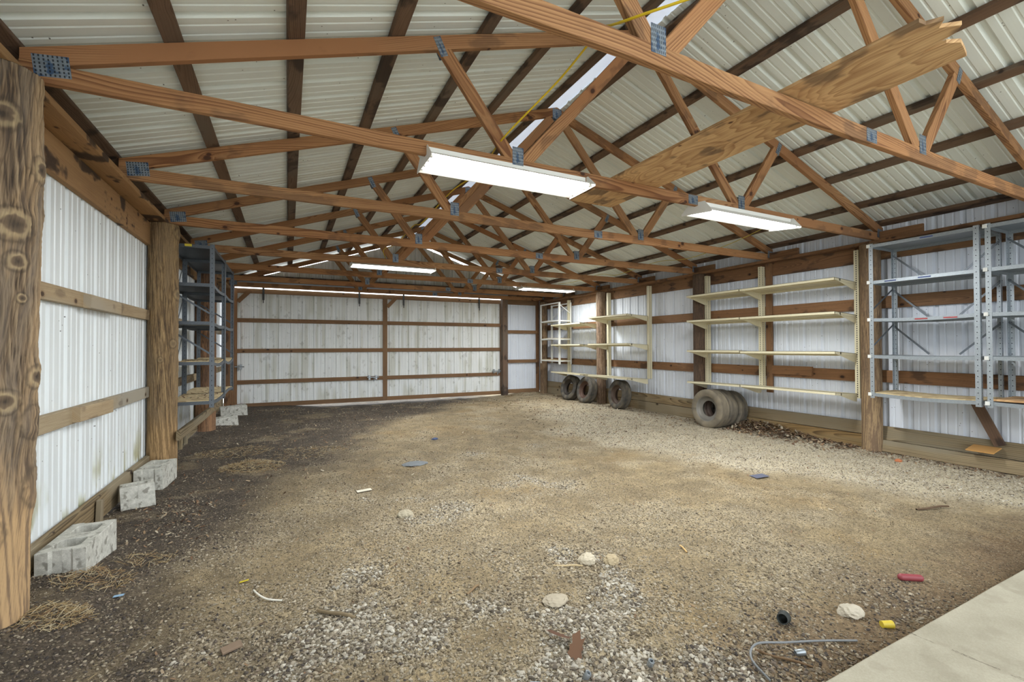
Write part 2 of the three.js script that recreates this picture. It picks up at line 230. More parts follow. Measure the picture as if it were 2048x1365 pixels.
// ───────────────────────── walls ─────────────────────────
const wallLeft = structure('wall_left'), wallRight = structure('wall_right'), wallBack = structure('wall_back'), ceiling = structure('ceiling');
{
  const gl = [0, 1, 2].map(k => ribbed(SHEET, 2.505, null, k * SHEET)), gr = [0, 1, 2].map(k => ribbed(SHEET, 2.625, null, k * SHEET));
  for (let k = 0; k < 14; k++) {
    addSheet(gl[k % 3], S.left, wallLeft, 'metal_panel', V(XL, .06 + (k % 2) * .002, 2.0 - k * SHEET), V(0, 0, -1), UP);
    addSheet(gr[k % 3], S.right, wallRight, 'metal_panel', V(XR, -.02, ZB - .03 + k * SHEET), V(0, 0, 1), UP);
  }
  // left: girts, header, plate, skirt
  const postsL = [2.0, -.1, -2.65, -5.32, -7.8, -10.5], postsR = [2.0, -.4, -2.84, -5.27, -7.87, -10.5];
  for (let k = 0; k < 5; k++) {
    const a = postsL[k], b = postsL[k + 1];
    part('girt', board(V(XL + .02, 1.515, a), V(XL + .02, 1.515, b + .004), .092, .038, UP), pick(M.girtLeft), wallLeft);
    part('girt', board(V(XL + .02, .805, a), V(XL + .02, .803, b + .004), .095, .038, UP), pick(M.girtLeft), wallLeft);
    part('header_board', board(V(XL + .02, 2.275, a), V(XL + .02, 2.275, b + .004), .21, .038, UP), pick(M.header), wallLeft);
    part('top_plate', board(V(XL + .085, 2.403, a), V(XL + .085, 2.403, b + .004), .17, .038, XX), pick(M.header), wallLeft);
    part('skirt_board', board(V(XL + .03, .12, a), V(XL + .03, .13, b + .004), .17, .04, UP), pick(M.skirt), wallLeft);
  }
  part('splice_block', board(V(XL + .058, 1.508, -3.73), V(XL + .058, 1.503, -4.31), .086, .038, UP), M.girtLeft[2], wallLeft);
  part('splice_block', board(V(XL + .058, .812, -3.58), V(XL + .058, .8, -4.15), .09, .038, UP), M.girtLeft[2], wallLeft);
  part('inner_rail', board(V(-.92, .385, -5.2), V(-.91, .385, -8.0), .09, .036, UP), M.skirt[1], wallLeft);
  for (const z of [-6.0, -6.45, -6.75]) part('stake', board(V(XL + .07, -.05, z), V(XL + .07, .2, z - .02), .07, .03, ZZ), M.skirt[0], wallLeft);
  part('stake', board(V(XL + .07, -.05, -3.9), V(XL + .075, .2, -3.92), .05, .03, ZZ), M.skirt[3], wallLeft);
  // right: girts, header, plate, skirts
  for (let k = 0; k < 5; k++) {
    const a = postsR[k], b = postsR[k + 1], x = XR - .02;
    for (const [y, w] of [[1.70, .14], [.845, .14]]) part('girt', board(V(x, y, a), V(x, y + .01, b + .004), w, .038, UP), pick(M.girtRight), wallRight);
    part('header_board', board(V(x, 2.30, a), V(x, 2.31, b + .004), .2, .038, UP), pick(M.girtRight), wallRight);
    part('top_plate', board(V(XR - .085, 2.403, a), V(XR - .085, 2.403, b + .004), .17, .038, XX), pick(M.girtRight), wallRight);
    if (k < 2) { part('skirt_board', board(V(x - .01, .2, a), V(x - .01, .2, b + .05), .16, .04, V(.25, 1, 0)), pick(M.skirt), wallRight); part('skirt_board', board(V(x - .12, .06, a), V(x - .11, .07, b + .1), .13, .045, V(.25, 1, 0)), pick(M.skirt), wallRight); }
    else { part('skirt_board', board(V(x - .02, .235, a - .1), V(x - .02, .23, b + .004), .15, .04, UP), pick(M.skirt), wallRight); part('skirt_board', board(V(x - .03, .07, a - .1), V(x - .03, .07, b + .004), .165, .045, UP), k === 2 ? warmSkirt : pick(M.skirt), wallRight); }
  }
  part('splice_block', board(V(XR - .058, .875, -3.55), V(XR - .058, .875, -4.15), .12, .036, UP), M.girtRight[2], wallRight);
  part('wall_stud', board(V(XR - .06, .55, -4.13), V(XR - .06, 2.38, -4.13), .085, .038, ZZ), M.girtRight[1], wallRight);
  for (let i = 1; i <= 8; i++) {                                           // blocking beside every truss seat
    const z = TZ(i) + (i === 8 ? .35 : 0);
    part('truss_block', board(V(-1.11, 2.43, z - .05), V(-1.11, 2.53, z - .05), .1, .04, XX), pick(M.girtRight), wallLeft);
    part('truss_block', board(V(6.14, 2.477, z + .025), V(6.14, 2.477, z + .42), .1, .038, UP), pick(M.girtRight), wallRight);
  }
}
// back wall: gable, header, track, fixed panel
{
  const zw = ZB; const gb = 2.46;
  for (let k = 0; k < 9; k++) {
    const x0 = XL + k * SHEET - .1, w = Math.min(SHEET, XR + .1 - x0); if (w < .3) break;
    const g = ribbed(w, 1, (x) => Math.max(.05, TOPY(x0 + x) - .075 - gb), k * .9); addSheet(g, S.gable, wallBack, 'gable_panel', V(x0, gb, zw - .04), XX, UP);
  }
  part('door_header', board(V(XL, 2.58, zw + .02), V(XR, 2.58, zw + .02), .24, .05, UP), M.purlin[1], wallBack);
  const tr = [box(-1.1, 5.1, 2.475, 2.485, zw + .05, zw + .11), box(-1.1, 5.1, 2.475, 2.55, zw + .05, zw + .054), box(-1.1, 5.1, 2.545, 2.555, zw + .05, zw + .11), box(-1.1, 5.1, 2.5, 2.55, zw + .106, zw + .11)];
  part('door_track', mergeGeometries(tr), steel, wallBack);
  part('door_post', board(V(5.035, -.2, zw + .02), V(5.035, 2.46, zw + .02), .14, .14, XX), M.purlin[0], wallBack);
  part('corner_board', board(V(6.02, -.2, zw + .02), V(6.02, 2.46, zw + .02), .09, .04, XX), M.girtRight[1], wallBack);
  part('corner_board', board(V(-1.05, -.2, zw + .02), V(-1.05, 2.46, zw + .02), .17, .12, XX), M.girtRight[0], wallBack);
  const g2 = ribbed(.9144, 2.45); addSheet(g2, S.right, wallBack, 'metal_panel', V(5.1, .02, zw - .01), XX, UP);
  const g3 = ribbed(.25, 2.45); addSheet(g3, S.right, wallBack, 'metal_panel', V(6.0, .02, zw - .012), XX, UP);
  for (const [y, w] of [[2.38, .13], [1.6, .085], [.83, .085], [.05, .1]]) part('girt', board(V(5.1, y, zw + .03), V(6.0, y, zw + .03), w, .038, UP), pick(M.door), wallBack);
}
// sliding doors, hung outside the opening
function slidingDoor(n, x0, x1, label) {
  const d = new THREE.Group(); d.name = 'door_' + n; d.userData = { kind: 'structure', label, category: 'door' }; d.position.set((x0 + x1) / 2, 0, -10.76); scene.add(d);
  const z = -10.76, y0 = -.03, y1 = 2.435; let x = x0, k = 0;
  while (x < x1 - .04) { const w = Math.min(SHEET, x1 - x); const g = ribbed(w, y1 - y0, null, (k + n * 4) * 1.07); const m = addSheet(g, S.door, d, 'metal_panel', V(x - d.position.x, y0, -.02 - .001 * (k % 2)), XX, UP); x += SHEET; k++; }
  for (const [y, h] of [[2.385, .1], [1.775, .085], [1.145, .085], [.5, .085], [.015, .09]]) part('rail', board(V(x0 + .07, y, z), V(x1 - (n === 1 ? 0 : .07), y, z), h, .036, UP), pick(M.door), d);
  part('stile', board(V(x0 + .035, y0, z), V(x0 + .035, y1, z), n === 1 ? .07 : .1, .04, XX), M.door[0], d);
  if (n === 2) part('stile', board(V(x1 - .035, y0, z), V(x1 - .035, y1, z), .07, .04, XX), M.door[1], d);
  part('corner_brace', board(V(x0 + .08, 2.15, z + .035), V(x0 + .3, 2.39, z + .035), .08, .034, V(1, -1, 0)), M.door[2], d);
  for (const u of n === 1 ? [.18, .82] : [.15, .78]) { const hx = mix(x0, x1, u); part('track_hanger', mergeGeometries([box(hx - .02, hx + .02, 2.2, 2.5, z + .03, z + .036), box(hx - .008, hx + .008, 2.14, 2.22, z + .036, z + .06)]), darkSteel, d); }
  return d;
}
const door1 = slidingDoor(1, -1.0, 1.99, 'left sliding barn door of white ribbed metal on brown rails');
const door2 = slidingDoor(2, 1.995, 5.06, 'right sliding barn door of white ribbed metal beside the narrow fixed panel');
for (const [d, x, y] of [[door1, -.93, .82], [door1, 1.75, .52], [door2, 4.86, .58]]) {
  const g = [new THREE.CylinderGeometry(.014, .014, .26, 10).rotateZ(Math.PI / 2).translate(x, y, -10.70), box(x - .1, x - .06, y - .05, y + .05, -10.73, -10.69), box(x + .05, x + .09, y - .05, y + .05, -10.73, -10.69), new THREE.CylinderGeometry(.01, .01, .09, 8).translate(x + .02, y - .045, -10.69)];
  part('latch', mergeGeometries(g.map(q => q.index ? q.toNonIndexed() : q)), steel, d);
}

// ───────────────────────── roof ─────────────────────────
{
  const dy = .038 * SL + .004, eaveL = -1.42, eaveR = 2 * CX + 1.42, ridgeGap = .075;
  const lenL = (CX - ridgeGap - eaveL) * SL, gs = [0, 1, 2].map(k => ribbed(SHEET, lenL, null, k * SHEET));
  const roofTex = [S.roof];
  for (let k = 0; k < 14; k++) {
    addSheet(gs[k % 3], pick(roofTex), ceiling, 'roof_panel', V(eaveL, TOPY(eaveL) + dy, 2.05 - k * SHEET), V(0, 0, -1), V(CS, SN, 0));
    addSheet(gs[k % 3], pick(roofTex), ceiling, 'roof_panel', V(eaveR, TOPY(eaveR) + dy, -10.755 + k * SHEET), V(0, 0, 1), V(-CS, SN, 0));
  }
  const cap = poly([[CX - .24, TOPY(CX - .24) + dy + .024], [CX, TOPY(CX) + dy + .024], [CX + .24, TOPY(CX + .24) + dy + .024], [CX + .24, TOPY(CX + .24) + dy + .027], [CX, TOPY(CX) + dy + .027], [CX - .24, TOPY(CX - .24) + dy + .027]], -10.8, 2.05, ZZ, 0);
  part('ridge_cap', cap, new THREE.MeshPhysicalMaterial({ color: 0xeef0f4, roughness: 1, transmission: .32, thickness: 0 }), ceiling);
  const px = [-1.125, -.525, .035, .60, 1.19, 1.78, 2.43];
  for (const side of [0, 1]) for (const x of px) {
    const n = V(side ? SN : -SN, CS, 0), along = V(side ? -CS : CS, SN, 0), xx = side ? (x < -1 ? 6.15 : 2 * CX - x) : x; let z = -10.7;
    for (const z1 of [-6.81, -2.78, 2.0]) { const c = V(xx, TOPY(xx) + .0205 * SL, 0); part('purlin', board(V(c.x, c.y + rnd(-.001, .001), z + .002), V(c.x, c.y, z1), .089, .037, along), pick(M.purlin), ceiling); z = z1; }
  }
}
// trusses
const plateGeo = (w, h, t) => { const g = new THREE.BoxGeometry(w, h, t); return g; };
function truss(z, label) {
  const t = thing('roof_truss', label, 'truss', [CX, 2.425, z]), h = .019, d = .089 * SL, y0 = 2.425, y1 = 2.515, xs = 3.127, xe0 = -1.085, xe1 = 2 * CX + 1.085;
  const sag = rnd(-.006, .006);
  part('bottom_chord', board(V(xe0, y0 + .045, z), V(xs - .001, y0 + .045 + sag, z), .09, .038, UP), pick(M.truss), t);
  part('bottom_chord', board(V(xs + .001, y0 + .045 + sag, z), V(xe1, y0 + .045, z), .09, .038, UP), pick(M.truss), t);
  const B = (x) => TOPY(x) - d, xh = (y1 + d - 2.926) * 3;
  part('top_chord', poly([[xe0, y1], [xh, y1], [CX - .001, B(CX)], [CX - .001, TOPY(CX)], [xe0, TOPY(xe0)]], z - h, z + h, V(CS, SN, 0)), pick(M.truss), t);
  part('top_chord', poly([[2 * CX - xe0, y1], [2 * CX - xe0, TOPY(xe0)], [CX + .001, TOPY(CX)], [CX + .001, B(CX)], [2 * CX - xh, y1]], z - h, z + h, V(-CS, SN, 0)), pick(M.truss), t);
  const web = (a, b) => part('web', board(V(a[0], a[1], z), V(b[0], b[1], z), .088, .036, V(b[1] - a[1], a[0] - b[0], 0)), pick(M.truss), t);
  for (const s of [-1, 1]) { const m = (x) => CX + s * x;
    web([m(1.20), 2.505], [m(1.70), TOPY(CX - 1.70) - d * .75]); web([m(1.10), 2.505], [m(.07), TOPY(CX) - .13]); }
  const plate = (x, y, w, hh, rot = 0) => { for (const s of [-1, 1]) { const g = plateGeo(w, hh, .0018); g.rotateZ(rot); g.translate(x, y, z + s * (h + .0009)); part('gusset_plate', g, plateMat, t); } };
  for (const s of [-1, 1]) { plate(CX + s * 1.16, 2.535, .085, .125); plate(CX + s * 1.715, TOPY(CX - 1.715) - .075, .05, .125, s < 0 ? .44 : -.44); plate(CX + s * 3.565, 2.505, .13, .1, -s * .12); }
  plate(xs, 2.47 + sag, .11, .08); plate(CX, TOPY(CX) - .075, .11, .11);
  return t;
}
['nearest roof truss, its bottom beam crossing the upper right under the plywood plank', 'second roof truss from the camera, with the two nearest fluorescent lights beneath it', 'third roof truss from the camera, behind the nearest fluorescent lights', 'fourth roof truss from the camera, above the second left log post',
  'fifth roof truss from the camera, carrying the small far light in the middle', 'sixth roof truss from the camera, with the far right light beneath it', 'seventh roof truss, last one clear of the far gable', 'eighth roof truss, set against the gable above the sliding doors'].forEach((l, i) => truss(i === 7 ? -10.44 : TZ(i + 1), l));

// ───────────────────────── posts ─────────────────────────
// one continuous trunk: bark ridges, knots and bare wood are relief and colour of the trunk itself
function trunk(R, H, { seg = 120, rows = 240, ridges = .006, lump = .02, knots = [], colors, bareBelow = -1, seed = 1, face = 0, taper = 0, fq = 330 }) {
  const pos = [], col = [], idx = [], c = new THREE.Color();
  for (let j = 0; j <= rows; j++) {
    const y = -.15 + (H + .15) * j / rows;
    for (let i = 0; i <= seg; i++) {
      const a = i / seg * Math.PI * 2, ca = Math.cos(a), sa = Math.sin(a), w = .10 * (fbm(y * 2.1, 4, seed + 2, 3) - .5);
      // fibre pattern: periodic in angle through a circle in noise space
      const ux = (ca + w + .05 * noise(ca * 3 + y * 9, sa * 3, seed + 12)) * R * fq, uz = (sa + .05 * noise(ca * 3, sa * 3 + y * 9, seed + 13)) * R * fq;
      let f1 = noise(ux * .9 + y * 11, uz * .9 + y * 14, seed), f2 = noise(ux * .36 + y * 6 + 40, uz * .36 - y * 6.5, seed + 3), f3 = noise(ux * 1.7 - y * 44, uz * 1.7 + y * 39, seed + 5);
      let r = R * (1 - taper * y / H) * (1 + lump * 2 * (fbm(ca * 1.3 + y * 1.4, sa * 1.3 + 9, seed + 7, 2) - .5));
      const bare = bareBelow > 0 ? sstep(bareBelow + .18, bareBelow - .12, y + .3 * (fbm(ca * 3, sa * 3 + y * 2, seed + 8, 3) - .5)) : 0;
      let relief = (f1 * .45 + f2 * .4 + f3 * .15 - .5) * 2 * ridges * (1 - .65 * bare);
      let t = clamp((f1 * .4 + f2 * .38 + f3 * .22 - .5) * 2.1 + .5);
      let cc = t < .5 ? mix3(colors[0], colors[1], t * 2) : mix3(colors[1], colors[2], t * 2 - 1);
      const pat = fbm(ca * 2 + 5, sa * 2 + y * 2.3, seed + 9, 3); cc = mix3(cc, mix3(colors[3], colors[2], .5 * f3), sstep(.45, .65, pat) * .65); cc = mix3(cc, colors[5], sstep(.58, .78, fbm(ca * 4 + 2, sa * 4 + y * 5, seed + 19, 3)) * .45 * f1);
      if (bare) { const tt = clamp(f2 * .7 + f3 * .3); cc = mix3(cc, mix3(colors[4], colors[5], sstep(.35, .7, tt)), bare); }
      for (const k of knots) {
        let da = a - (face + k[0]); da = Math.atan2(Math.sin(da), Math.cos(da)); const dx = da * R, dyy = (y - k[1]) * .85, d = Math.hypot(dx, dyy) / k[2] + .22 * (noise(dx * 90 + k[1] * 50, dyy * 90, seed + 77) - .5);
        if (d < 3) { r += k[3] * Math.exp(-d * d * .55) - k[3] * .5 * Math.exp(-d * d * 5); const ring = 1 - sstep(.8, 1.1, d), core = 1 - sstep(.55, .74, d); relief *= 1 - ring * .8; cc = mix3(cc, [.34 + .16 * f3, .26 + .12 * f3, .15 + .05 * f3], ring * .48 * (k[4] ?? 1)); cc = mix3(cc, mix3([.04, .028, .02], [.17, .115, .07], clamp(d * 1.5 - .1 + .4 * (f3 - .5))), core * .95 * (k[4] ?? 1)); cc = mix3(cc, [.06, .045, .03], Math.exp(-(((d - 1.25) / .16) ** 2)) * .5); }
      }
      r += relief; pos.push(ca * r, y, sa * r); col.push(clamp(cc[0]), clamp(cc[1]), clamp(cc[2]));
      if (i < seg && j < rows) { const q = j * (seg + 1) + i; idx.push(q, q + seg + 1, q + 1, q + 1, q + seg + 1, q + seg + 2); }
    }
  }
  const top = pos.length / 3; pos.push(0, H, 0); col.push(.42, .31, .18); for (let i = 0; i < seg; i++) idx.push(rows * (seg + 1) + i, top, rows * (seg + 1) + i + 1);
  const g = new THREE.BufferGeometry(); g.setAttribute('position', new THREE.BufferAttribute(new Float32Array(pos), 3)); g.setAttribute('color', new THREE.BufferAttribute(new Float32Array(col), 3)); g.setIndex(idx); g.computeVertexNormals(); return g;
}
const bark = std({ vertexColors: true, roughness: .9 });
const CEDAR = [[.06, .042, .03], [.17, .115, .068], [.33, .24, .145], [.15, .12, .095], [.20, .13, .075], [.46, .30, .15]];
{
  const D = Math.PI / 180, f1 = Math.atan2(2.6, 1.03);
  single('log_post', trunk(.115, 2.385, { seg: 400, rows: 800, ridges: .009, lump: .07, seed: 201, bareBelow: .62, face: f1, colors: CEDAR, knots: [[0, 2.16, .045, .02], [-17 * D, 1.72, .05, .03], [-24 * D, 1.57, .03, .012], [-34 * D, 1.42, .017, .006], [-64 * D, 1.09, .034, .018], [-14 * D, .995, .036, .014], [-64 * D, .9, .05, .02, 0], [-66 * D, 1.98, .04, .02], [17 * D, .46, .055, .02, .3], [-80 * D, .62, .06, .02, 0], [100 * D, 1.3, .04, .015], [-120 * D, 1.8, .04, .015]] }), bark, 'thick knotty cedar log post with peeling bark, nearest at the left edge', 'post', [-1.11, 0, -2.65]);
  scene.getObjectByName('log_post').userData.kind = 'structure'; scene.getObjectByName('log_post').rotation.z = -.014;
  const f2 = Math.atan2(5.12, 1.03);
  single('log_post', trunk(.116, 2.385, { seg: 260, rows: 420, ridges: .006, lump: .03, seed: 231, bareBelow: .55, face: f2, colors: [[.07, .045, .026], [.21, .135, .065], [.36, .245, .12], [.19, .13, .075], [.22, .135, .06], [.44, .28, .13]], knots: [[-60 * D, 2.3, .04, .025, .4], [-62 * D, 1.72, .04, .016, .6], [-40 * D, 1.25, .03, .01, .5], [10 * D, 1.1, .02, .006, .5]] }), bark, 'bark-covered log post on the left between the bare metal wall and grey shelves', 'post', [-1.065, 0, -5.32]).userData.kind = 'structure';
  single('log_post', trunk(.13, 2.385, { seg: 120, rows: 160, ridges: .006, lump: .04, seed: 251, bareBelow: .5, face: 1.3, colors: [[.04, .022, .014], [.13, .07, .035], [.26, .13, .06], [.10, .06, .04], [.14, .08, .045], [.3, .16, .08]], knots: [] }), bark, 'dark reddish log post behind the grey shelves on the left', 'post', [-1.065, 0, -7.8]).userData.kind = 'structure';
  const ROUND = [[.06, .036, .022], [.16, .10, .056], [.29, .19, .10], [.12, .08, .05], [.14, .09, .055], [.40, .27, .14]];
  const DARK = [[.03, .018, .012], [.075, .045, .027], [.15, .09, .052], [.06, .04, .028], [.06, .04, .025], [.11, .07, .042]];
  single('wood_post', trunk(.098, 2.385, { seg: 150, rows: 260, ridges: .0025, lump: .02, seed: 261, bareBelow: .75, colors: [...ROUND.slice(0, 4), [.17, .11, .065], [.33, .225, .12]] }), bark, 'round brown post on the right between tan shelves and galvanized shelves', 'post', [6.05, 0, -2.84]).userData.kind = 'structure';
  single('wood_post', trunk(.098, 2.385, { seg: 120, rows: 200, ridges: .0025, lump: .02, seed: 271, colors: DARK }), bark, 'dark round post at the left end of the long tan shelves, behind three stacked tires', 'post', [6.05, 0, -5.27]).userData.kind = 'structure';
  single('wood_post', trunk(.1, 2.385, { seg: 120, rows: 200, ridges: .004, lump: .03, seed: 281, colors: [[.06, .036, .024], [.19, .12, .075], [.36, .25, .165], [.12, .08, .055], [.1, .07, .05], [.3, .2, .12]] }), bark, 'weathered flaky post between the two far tan shelf bays', 'post', [6.05, 0, -7.87]).userData.kind = 'structure';
  single('wood_post', trunk(.1, 2.385, { seg: 100, rows: 150, ridges: .003, lump: .02, seed: 291, colors: ROUND }), bark, 'corner post behind the small white shelf by the narrow fixed wall panel', 'post', [6.05, 0, -10.32]).userData.kind = 'structure';
}

// ───────────────────────── fluorescent lights ─────────────────────────
function batten(cx, y, cz, len, dep, tilt, label) {
  const t = thing('fluorescent_light', label, 'light fixture', [cx, y, cz], 'white fluorescent battens under the trusses'); t.rotation.x = tilt;
  const hl = len / 2, hd = dep / 2, L = (n, g, m, p = t) => part(n, g, m, p, false);
  const white = std({ color: 0xf2f2ee, roughness: .45 });
  const tray = new THREE.ExtrudeGeometry(new THREE.Shape([[-hd, 0], [-hd + .004, 0], [-.07, .045], [.07, .045], [hd - .004, 0], [hd, 0], [.075, .05], [-.075, .05]].map(q => new THREE.Vector2(...q))), { depth: len - .01, bevelEnabled: false }); tray.rotateY(Math.PI / 2); tray.translate(-hl + .005, 0, 0);
  L('reflector', tray, white);
  L('ballast_housing', box(-hl + .01, hl - .01, .05, .085, -.06, .06), white);
  L('ballast_cover', box(-.3, .3, .028, .046, -.028, .028), white);
  for (const s of [-1, 1]) { const e = new THREE.ExtrudeGeometry(new THREE.Shape([[-hd, -.012], [hd, -.012], [hd, .004], [.08, .088], [-.08, .088], [-hd, .004]].map(q => new THREE.Vector2(...q))), { depth: .003, bevelEnabled: false }); e.rotateY(Math.PI / 2); e.translate(s * hl - (s > 0 ? .003 : 0), 0, 0); const ep = L('end_plate', e, white);
    for (const k of [-.66, -.27, .27, .66]) L('lamp_socket', box(s * (hl - .016) - .007, s * (hl - .016) + .007, -.002, .026, k * hd - .01, k * hd + .01), std({ color: 0xcfcfca, roughness: .6 }), ep); }
  const glow = std({ color: 0xffffff, emissive: new THREE.Color().setRGB(1, 1, .98), emissiveIntensity: TUBE_GLOW, roughness: .5 });
  for (const k of [-.66, -.27, .27, .66]) { const g = new THREE.CylinderGeometry(.0125, .0125, len - .05, 12); g.rotateZ(Math.PI / 2); g.translate(0, .012, k * hd); L('lamp_tube', g, glow); }
  for (const s of [-1, 1]) L('hanger', box(s * .42 - .01, s * .42 + .01, .08, 2.43 - y, -.002, .002), steel);
  const l = new THREE.RectAreaLight(new THREE.Color().setRGB(.94, .98, 1), TUBE_POWER, len - .06, dep * .8); l.position.set(0, -.014, 0); l.rotation.x = -Math.PI / 2; l.castShadow = true; l.name = 'lamp_light'; t.add(l);
}
batten(1.395, 2.395, -2.84, 1.23, .34, 0, 'large white fluorescent light hanging nearest, in the middle of the picture');
batten(3.80, 2.375, -2.80, 1.23, .33, .12, 'white fluorescent light hanging right of the plywood plank');
batten(1.425, 2.395, -6.9, 1.23, .34, 0, 'far fluorescent light above the left sliding door');
batten(4.86, 2.395, -8.2, 1.26, .34, 0, 'far fluorescent light at the right, above the small white corner shelf');

// ───────────────────────── shelving ─────────────────────────
const angle = (x, z, y0, y1, sx, sz, w = .038) => mergeGeometries([uvAlong(box(Math.min(x, x + sx * w), Math.max(x, x + sx * w), y0, y1, z - .001, z + .001), UP, .025 - (x + sx * w / 2 - z), 0), uvAlong(box(x - .001, x + .001, y0, y1, Math.min(z, z + sz * w), Math.max(z, z + sz * w)), UP, .025 - (x - z - sz * w / 2), 0)]);
const strap = (A, B, w = .018, t = .004) => board(V(...A), V(...B), w, t, UP, .0005);
function angleShelf(name, label, { xf, xb, za, zb, levels, y0, y1, post, pan, deck, lip = .032, back = true, sides = [], sagging = [], group }) {
  const t = thing(name, label, 'shelf', [(xf + xb) / 2, y0, (za + zb) / 2], group), s = Math.sign(xb - xf);
  for (const [x, sx] of [[xf, s], [xb, -s]]) for (const [z, sz] of [[za, -Math.sign(za - zb)], [zb, Math.sign(za - zb)]]) part('post', angle(x, z, y0, y1, sx, sz), post, t);
  levels.forEach((y, k) => {
    const a = Math.min(xf, xb) + .004, b = Math.max(xf, xb) - .004, c = Math.min(za, zb) + .004, d = Math.max(za, zb) - .004, sg = sagging[k] || 0;
    const top = new THREE.BoxGeometry(b - a, .003, d - c, 1, 1, 14); top.translate((a + b) / 2, y, (c + d) / 2);
    const fl = [a, b].map(x => { const g = new THREE.BoxGeometry(.002, lip, d - c, 1, 1, 14); g.translate(x, y - lip / 2, (c + d) / 2); return g; }), en = [c, d].map(z => { const g = new THREE.BoxGeometry(b - a, lip, .002); g.translate((a + b) / 2, y - lip / 2, z); return g; });
    const g = mergeGeometries([top, ...fl, ...en]); if (sg) { const p = g.attributes.position; for (let i = 0; i < p.count; i++) { const q = (p.getZ(i) - c) / (d - c); p.setY(i, p.getY(i) - sg * Math.sin(Math.PI * q)); } g.computeVertexNormals(); } uvAlong(g, ZZ, 0, 0);
    const sh = part('shelf', g, pan, t);
    if (deck.includes(k)) { const dk = new THREE.BoxGeometry(b - a - .02, .008, d - c - .01, 1, 1, 14); dk.translate((a + b) / 2, y + .0065, (c + d) / 2); const p = dk.attributes.position; if (sg) for (let i = 0; i < p.count; i++) { const q = (p.getZ(i) - c) / (d - c); p.setY(i, p.getY(i) - sg * Math.sin(Math.PI * q)); } for (let i = 0; i < p.count; i++) dk.attributes.uv.setXY(i, p.getX(i), p.getZ(i)); part('deck_board', dk, hardboard, sh); }
  });
  if (back) for (let k = 0; k < Math.min(3, levels.length - 1); k++) { const zc = (za + zb) / 2, yt = levels[k] - .07, yb = levels[k + 1] + .01; for (const [z, e] of [[za, 1], [zb, -1]]) part('brace', strap([xb - s * .006, yt, z], [xb - s * .006, yb, zc + (z - zc) * .28]), brace, t); }
  for (const [z, k] of sides) part('brace', strap([xb, levels[k] - .05, z], [xf, levels[k + 1] + .06, z]), post === greyPost ? grey : brace, t);
  return t;
}
const LV = [2.29, 1.9, 1.5, 1.107, .703];
const un1 = angleShelf('metal_shelf', 'galvanized shelf unit hung between the round brown post and its cropped twin', { xf: 5.6, xb: 6.1, za: -2.64, zb: -1.775, levels: LV, y0: .65, y1: 2.3, post: galvPost, pan: galv, deck: [4], sides: [[-2.64, 1], [-2.64, 2]], sagging: [0, 0, .012, .008, .014] });
const un2 = angleShelf('metal_shelf', 'galvanized shelf unit cut off by the right edge of the picture', { xf: 5.6, xb: 6.1, za: -1.735, zb: -.87, levels: LV, y0: .65, y1: 2.3, post: galvPost, pan: galv, deck: [], sides: [], sagging: [0, 0, .006, .004, .004] });
part('deck_board', board(V(5.85, .722, -1.7), V(5.85, .722, -.9), .5, .018, XX), M.ply[0], un2);
for (const [u, zz] of [[un1, -2.65], [un2, -1.742]]) for (const y of LV) part('corner_clip', box(5.588, 5.604, y - .03, y + .004, zz - .006, zz + .022), whitePaint, u);
for (const [z, y, c] of [[-2.45, 1.9, 0x3d4a78], [-2.17, 1.9, 0x4a5a8c], [-2.2, 1.49, 0xa03a3a], [-1.98, 1.49, 0xa84444], [-2.15, 2.29, 0x4a5a8c]]) part('sticker', box(5.5995, 5.6035, y - .022, y - .01, z - .05, z + .05), std({ color: c, roughness: .6 }), un1);
const LL = [2.255, 1.866, 1.477, 1.067, .666];
const un3 = angleShelf('metal_shelf', 'grey steel shelf unit right beside the second left log post', { xf: -.68, xb: -1.1, za: -5.5, zb: -6.42, levels: LL, y0: .6, y1: 2.27, post: greyPost, pan: grey, deck: [3, 4], sides: [[-5.5, 1], [-5.5, 2]], sagging: [0, .02, .02, .03, .012], back: true });
part('sticker', box(-.93, -.87, 2.232, 2.256, -5.4955, -5.4925), std({ color: 0xd8c43a, roughness: .6 }), un3);
angleShelf('metal_shelf', 'grey steel shelf unit nearest the left sliding door', { xf: -.68, xb: -1.1, za: -6.44, zb: -7.36, levels: LL, y0: .62, y1: 2.27, post: greyPost, pan: grey, deck: [3, 4], sides: [[-7.36, 1], [-7.36, 2]], sagging: [0, .02, .015, .04, -.02], back: false });
{
  const t = angleShelf('metal_shelf', 'small white painted shelf unit in the far right corner', { xf: 5.75, xb: 6.1, za: -9.97, zb: -9.08, levels: [1.84, 1.40, .88], y0: .79, y1: 2.27, post: whitePaint, pan: whitePaint, deck: [1, 2], lip: .03, back: false, sagging: [-.01, -.012, 0] });
  part('top_rail', box(5.748, 5.752, 2.24, 2.27, -9.97, -9.08), whitePaint, t); part('top_rail', box(6.098, 6.102, 2.24, 2.27, -9.97, -9.08), whitePaint, t);
  part('brace', strap([6.1, 2.22, -9.2], [6.1, 1.95, -9.95]), whitePaint, t); part('brace', strap([5.75, 2.23, -9.1], [6.1, 2.0, -9.1]), whitePaint, t);
}
